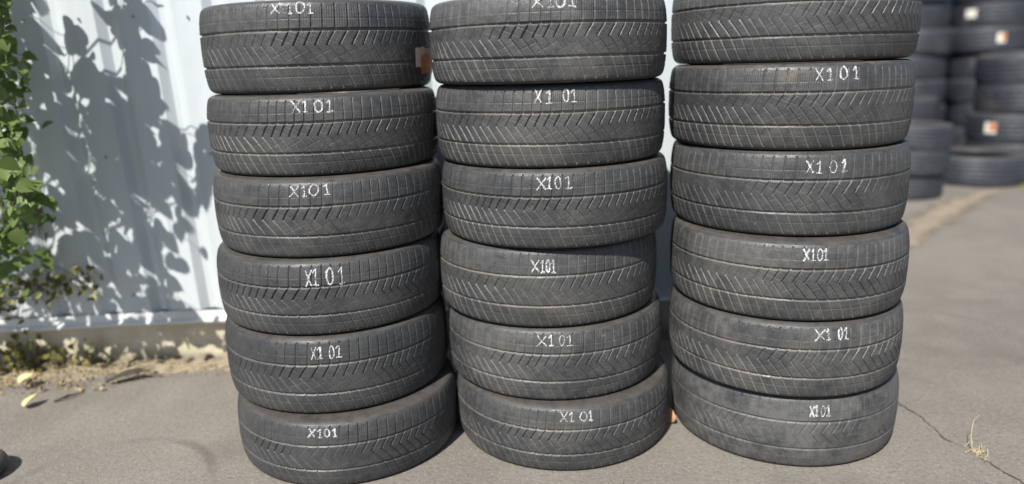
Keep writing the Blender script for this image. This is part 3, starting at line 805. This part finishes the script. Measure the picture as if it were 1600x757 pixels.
    for c, g in zip(cents, groups):
        if not g: continue
        m_ = sum(g, Vector()) / len(g); st = trunk_at(m_.z - .25 - .25 * rng.random())
        mid = st.lerp(m_, .5) + Vector((0, 0, .06))
        def seen(p):
            u, v = cam_uv(p + off); return u > 4 and v > 4
        if not any(seen(st.lerp(mid, q / 4)) for q in range(5)): br.tube([st, mid, m_], [.007, .005, .003], 5)
        for p in g:
            q = m_.lerp(p, .55) + Vector((0, 0, .015))
            if (p - m_).length < .30: br.tube([m_, q, p], [.0018, .0014, .0010], 3)
    def ray_y(u, v, y):
        d = r2 * ((u - 800) / 1155) - u2 * ((v - 378.5) / 1155) + _f
        return Vector((0, 0, CAM_H)) + d * (y / d.y) - off
    vines = [[(-70, 60, 2.45), (-25, 140, 2.42), (6, 215, 2.42), (18, 270, 2.42), (44, 312, 2.48), (62, 330, 2.52)],
             [(-25, 140, 2.42), (-12, 250, 2.45), (4, 330, 2.44), (12, 390, 2.44)],
             [(-40, 40, 2.5), (4, 96, 2.72), (16, 130, 2.72), (36, 218, 2.72)],
             [(-25, 300, 2.6), (20, 338, 2.72), (60, 350, 2.74)],
             [(4, 96, 2.72), (34, 98, 2.78)],
             [(-40, 500, 2.76), (10, 472, 2.80), (60, 456, 2.80), (100, 444, 2.80), (142, 424, 2.79)],
             [(-30, -40, 2.45), (2, 10, 2.42), (6, 70, 2.42)]]
    P3 = []
    for vn in vines:
        q = [ray_y(*a) for a in vn]
        br.tube(q, [.0040 - .0026 * k / (len(q) - 1) for k in range(len(q))], 5)
        for a, b in zip(q, q[1:]): P3 += [a.lerp(b, k / 8) for k in range(9)]
    for P, t in leaves:
        if t == 0: continue
        p = P - off; c = min(P3, key=lambda q: (q - p).length); dl = (c - p).length
        if P.z < .20:                                             # low weeds: a stem of their own from the dirt
            f = Vector((P.x + rng.uniform(-.02, .02), P.y + .01, .015)) - off
            br.tube([f, f.lerp(p, .5) + Vector((rng.uniform(-.01, .01), 0, .01)), p], [.0014, .0012, .0008], 4)
        elif dl < .22: br.tube([c, c.lerp(p, .5) + Vector((0, 0, .006)), p], [.0013, .0010, .0007], 4)
    br.build('branch', MAT['bark'], root, True)
shrub()

# ---------------------------------------------------------------- litter and small things
def debris():
    rng = random.Random(8)
    # low ragged bank of dirt along the foot of the wall
    nx, ny = 360, 16; V = []; F = []; x0, x1 = -3.2, 0.95
    ph = [rng.uniform(0, 6.3) for _ in range(12)]
    for i in range(nx + 1):
        x = x0 + (x1 - x0) * i / nx
        edge = .095 + .020 * math.sin(x * 6 + ph[0]) + .014 * math.sin(x * 17 + ph[1]) + .008 * math.sin(x * 43 + ph[2]) + .07 * max(0, min(1, (-1.6 - x) * 2.0))
        for j in range(ny + 1):
            q = j / ny; y = wall_y(x) + .03 - q * (edge + .03)
            h = .026 * (1 - q) ** 1.2 + .010 * max(0, math.sin(x * 31 + q * 7 + ph[3]) * math.sin(x * 13 - q * 11 + ph[4])) * (1 - q) + rng.uniform(0, .006) * (1 - q ** 4)
            V.append((x, y, max(.003, h) if j < ny else -.003))
    for i in range(nx):
        for j in range(ny): F.append((i * (ny + 1) + j, i * (ny + 1) + j + 1, (i + 1) * (ny + 1) + j + 1, (i + 1) * (ny + 1) + j))
    tag(link('dirt_bank', mesh('dirt_bank', V, F, True), MAT['dirt']), 'low bank of dry dirt along the foot of the wall', 'dirt', kind='structure')
    # crumbled leaves and straw: uncountable
    mb = MB(); st = MB()
    for _ in range(900):
        x = rng.uniform(-2.7, -.9); q = rng.random() ** .7; ln = x < -1.55
        if not ln and rng.random() < .6: continue
        y = wall_y(x) - .005 - q * (.15 if not ln else .23); z = .036 * (1 - q) + rng.uniform(.004, .022)
        s = rng.uniform(.005, .012 if not ln else .019); V, F = leaf_geo(s, rng, rng.uniform(.2, .9))
        rot = Quaternion((rng.gauss(0, 1), rng.gauss(0, 1), rng.gauss(0, 1), rng.gauss(0, 1))).normalized()
        mb.add([rot @ Vector(v) + Vector((x, y, z)) for v in V], F)
    o = mb.build('leaf_litter', MAT['dryleaf']); tag(o, 'crumbled dry leaves gathered along the foot of the wall', 'leaf litter', kind='stuff')
    for _ in range(150):
        x = rng.uniform(-2.5, -.95); y = wall_y(x) - rng.uniform(.01, .16); a = rng.uniform(-1.2, 1.2); L = rng.uniform(.03, .11)
        p = Vector((x, y, .02 + rng.uniform(0, .02))); d = Vector((math.cos(a), math.sin(a) * .5, rng.uniform(-.1, .25))) * L
        st.tube([p, p + d * .5 + Vector((0, 0, .006)), p + d], [.0011, .0010, .0006], 4)
    tag(st.build('dry_straw', MAT['straw']), 'dry straw stalks lying along the foot of the wall', 'straw', kind='stuff')
debris()

def lying_leaf(name, x, y, z, size, m, label, rot, seed):
    rng = random.Random(seed); V, F = leaf_geo(size, rng, .35)
    me = mesh(name, V, F, True); o = link(name, me, m); s = o.modifiers.new('t', 'SOLIDIFY'); s.thickness = .0006
    o.location = (x, y, z); o.rotation_euler = rot; tag(o, label, 'leaf'); return o
lying_leaf('fallen_leaf', -1.80, 2.485, .012, .060, MAT['yleaf'], 'pale yellow leaf fallen alone on the open asphalt at left', (R(28), R(-14), R(-35)), 2)
lying_leaf('fallen_leaf', -1.93, 2.66, .030, .060, MAT['yleaf'], 'yellow leaf among the dry litter by the wall foot at left', (R(30), R(10), R(-60)), 4)
lying_leaf('dry_leaf', 0.507, 2.215, .006, .052, MAT['rleaf'], 'reddish brown dry leaf upright in the gap between middle and right stacks', (R(68), R(-24), R(-35)), 7)

# twig lying on the asphalt
mb = MB(); mb.tube([(-1.72, 2.535, .006), (-1.695, 2.552, .012), (-1.67, 2.575, .012), (-1.645, 2.60, .010)], [.004, .005, .004, .002], 6)
mb.tube([(-1.695, 2.552, .012), (-1.682, 2.556, .02), (-1.675, 2.56, .026)], [.003, .002, .001], 5)
tag(mb.build('twig', MAT['twig'], None, True), 'short dark twig lying on the asphalt right of the yellow leaf', 'twig')

# flat dark curled scrap nearer the wall
def dark_scrap():
    V = []; F = []; rng = random.Random(3); n = 12
    for i in range(n + 1):
        t = i / n; x = -1.60 + .17 * t; y = 2.675 + .075 * t; w_ = .020 * math.sin(math.pi * min(1, t * 1.05 + .05)) + .003
        for s in (-1, 1): V.append((x - s * w_ * .3, y + s * w_ * rng.uniform(.7, 1.1), .012 + .022 * math.sin(math.pi * t) + rng.uniform(0, .004)))
        if i: F.append((2 * i - 2, 2 * i - 1, 2 * i + 1, 2 * i))
    o = link('dark_scrap', mesh('dark_scrap', V, F, True), MAT['twig']); s = o.modifiers.new('t', 'SOLIDIFY'); s.thickness = .005
    tag(o, 'dark curled strip at the edge of the litter', 'bark')
dark_scrap()

def pebble():
    rng = random.Random(6); V = []; F = []; nr, n = 7, 12
    for i in range(nr + 1):
        a = math.pi * i / nr
        for k in range(n):
            b = 2 * math.pi * k / n; q = 1 + .12 * math.sin(2 * b + i) + rng.uniform(-.06, .06)
            V.append((.045 * q * math.sin(a) * math.cos(b), .035 * q * math.sin(a) * math.sin(b), .026 * math.cos(a) * q))
    for i in range(nr):
        for k in range(n): F.append((i * n + k, (i + 1) * n + k, (i + 1) * n + (k + 1) % n, i * n + (k + 1) % n))
    o = link('stone', mesh('stone', V, F, True), MAT['stone']); o.location = (-.235, 2.66, .024)
    tag(o, 'small pale stone on the ground between the left and middle stacks', 'stone')
pebble()

def grit():
    rng = random.Random(31); mb = MB()
    for _ in range(260):
        if rng.random() < .45:
            c = rng.choice([(-.55, 2.22), (.15, 2.25), (.87, 2.26)]); a = rng.uniform(math.pi, 2 * math.pi); rr = .36 + abs(rng.gauss(0, .07)); x, y = c[0] + rr * math.cos(a), c[1] + rr * math.sin(a)
        else: x, y = rng.uniform(-2.0, 2.4), rng.uniform(1.5, 3.4)
        if min(math.hypot(x - cx, y - cy) for cx, cy in ((-.55, 2.22), (.15, 2.25), (.87, 2.26))) < .345 or (y > 2.74 and x < 1.1): continue
        q = rng.uniform(.0012, .0032); V = [(x + q * dx * rng.uniform(.7, 1.3), y + q * dy * rng.uniform(.7, 1.3), z_) for dx, dy, z_ in ((1, 0, q * .4), (0, 1, q * .4), (-1, 0, q * .4), (0, -1, q * .4), (.1, .1, q * 1.2), (0, 0, -.001))]
        mb.add(V, [(0, 1, 4), (1, 2, 4), (2, 3, 4), (3, 0, 4), (1, 0, 5), (2, 1, 5), (3, 2, 5), (0, 3, 5)])
    tag(mb.build('gravel_grit', MAT['gritstone']), 'loose pale grit scattered over the asphalt round the stacks', 'grit', kind='stuff')
grit()

def small_wheel():
    root = empty('rubber_wheel', (-1.665, 2.03, 0)); tag(root, 'small black rubber wheel lying at the left edge of the asphalt', 'wheel')
    prof = [(.030, .006), (.05, .004), (.075, .003), (.088, .012), (.094, .026), (.094, .034), (.088, .048), (.075, .057), (.05, .056), (.030, .052)]
    link('tyre', lathe('tyre', prof, 64, MAT['sidewall']), None, root)
    link('hub', lathe('hub', [(.008, .014), (.031, .014), (.031, .048), (.020, .050), (.008, .050), (.008, .014)], 32, MAT['stone']), None, root)
small_wheel()

def tuft(name, x, y, n, L, spread, m, label, seed):
    rng = random.Random(seed); mb = MB()
    for _ in range(n):
        a = rng.uniform(0, 6.28); l = L * rng.uniform(.4, 1); b = Vector((x + rng.gauss(0, spread), y + rng.gauss(0, spread * 1.6), .0))
        d = Vector((math.cos(a), math.sin(a), 0)); k = rng.uniform(.15, .9)
        mb.tube([b, b + d * l * k * .4 + Vector((0, 0, l * (1 - k) * .55 + .003)), b + d * l * k + Vector((0, 0, l * (1 - k) * .7 + .004))], [.0013, .0011, .0005], 4)
    return tag(mb.build(name, m), label, 'grass tuft')
tuft('dry_grass_tuft', 1.362, 1.975, 30, .045, .011, MAT['straw'], 'straw-coloured dry grass tuft growing from the crack', 5)
mb = MB(); mb.tube([(1.358, 1.985, 0), (1.357, 2.0, .045), (1.372, 2.02, .085), (1.395, 2.03, .098)], [.0015, .0013, .001, .0006], 4)
tag(mb.build('dry_grass_stalk', MAT['straw']), 'single long pale stalk rising from the dry grass tuft', 'grass stalk')
for i, (x, y, n) in enumerate([(4.30, 5.98, 120), (4.62, 6.1, 140), (4.95, 6.2, 120)]):
    tuft('green_grass_tuft', x, y, n, .10, .07, MAT['grass'], ['yellow green grass tuft beside the lone lying tyre', 'middle yellow green grass tuft right of the lone lying tyre', 'yellow green grass tuft farthest right of the lone lying tyre'][i], 20 + i)['group'] = 'grass tufts by the far tyres'
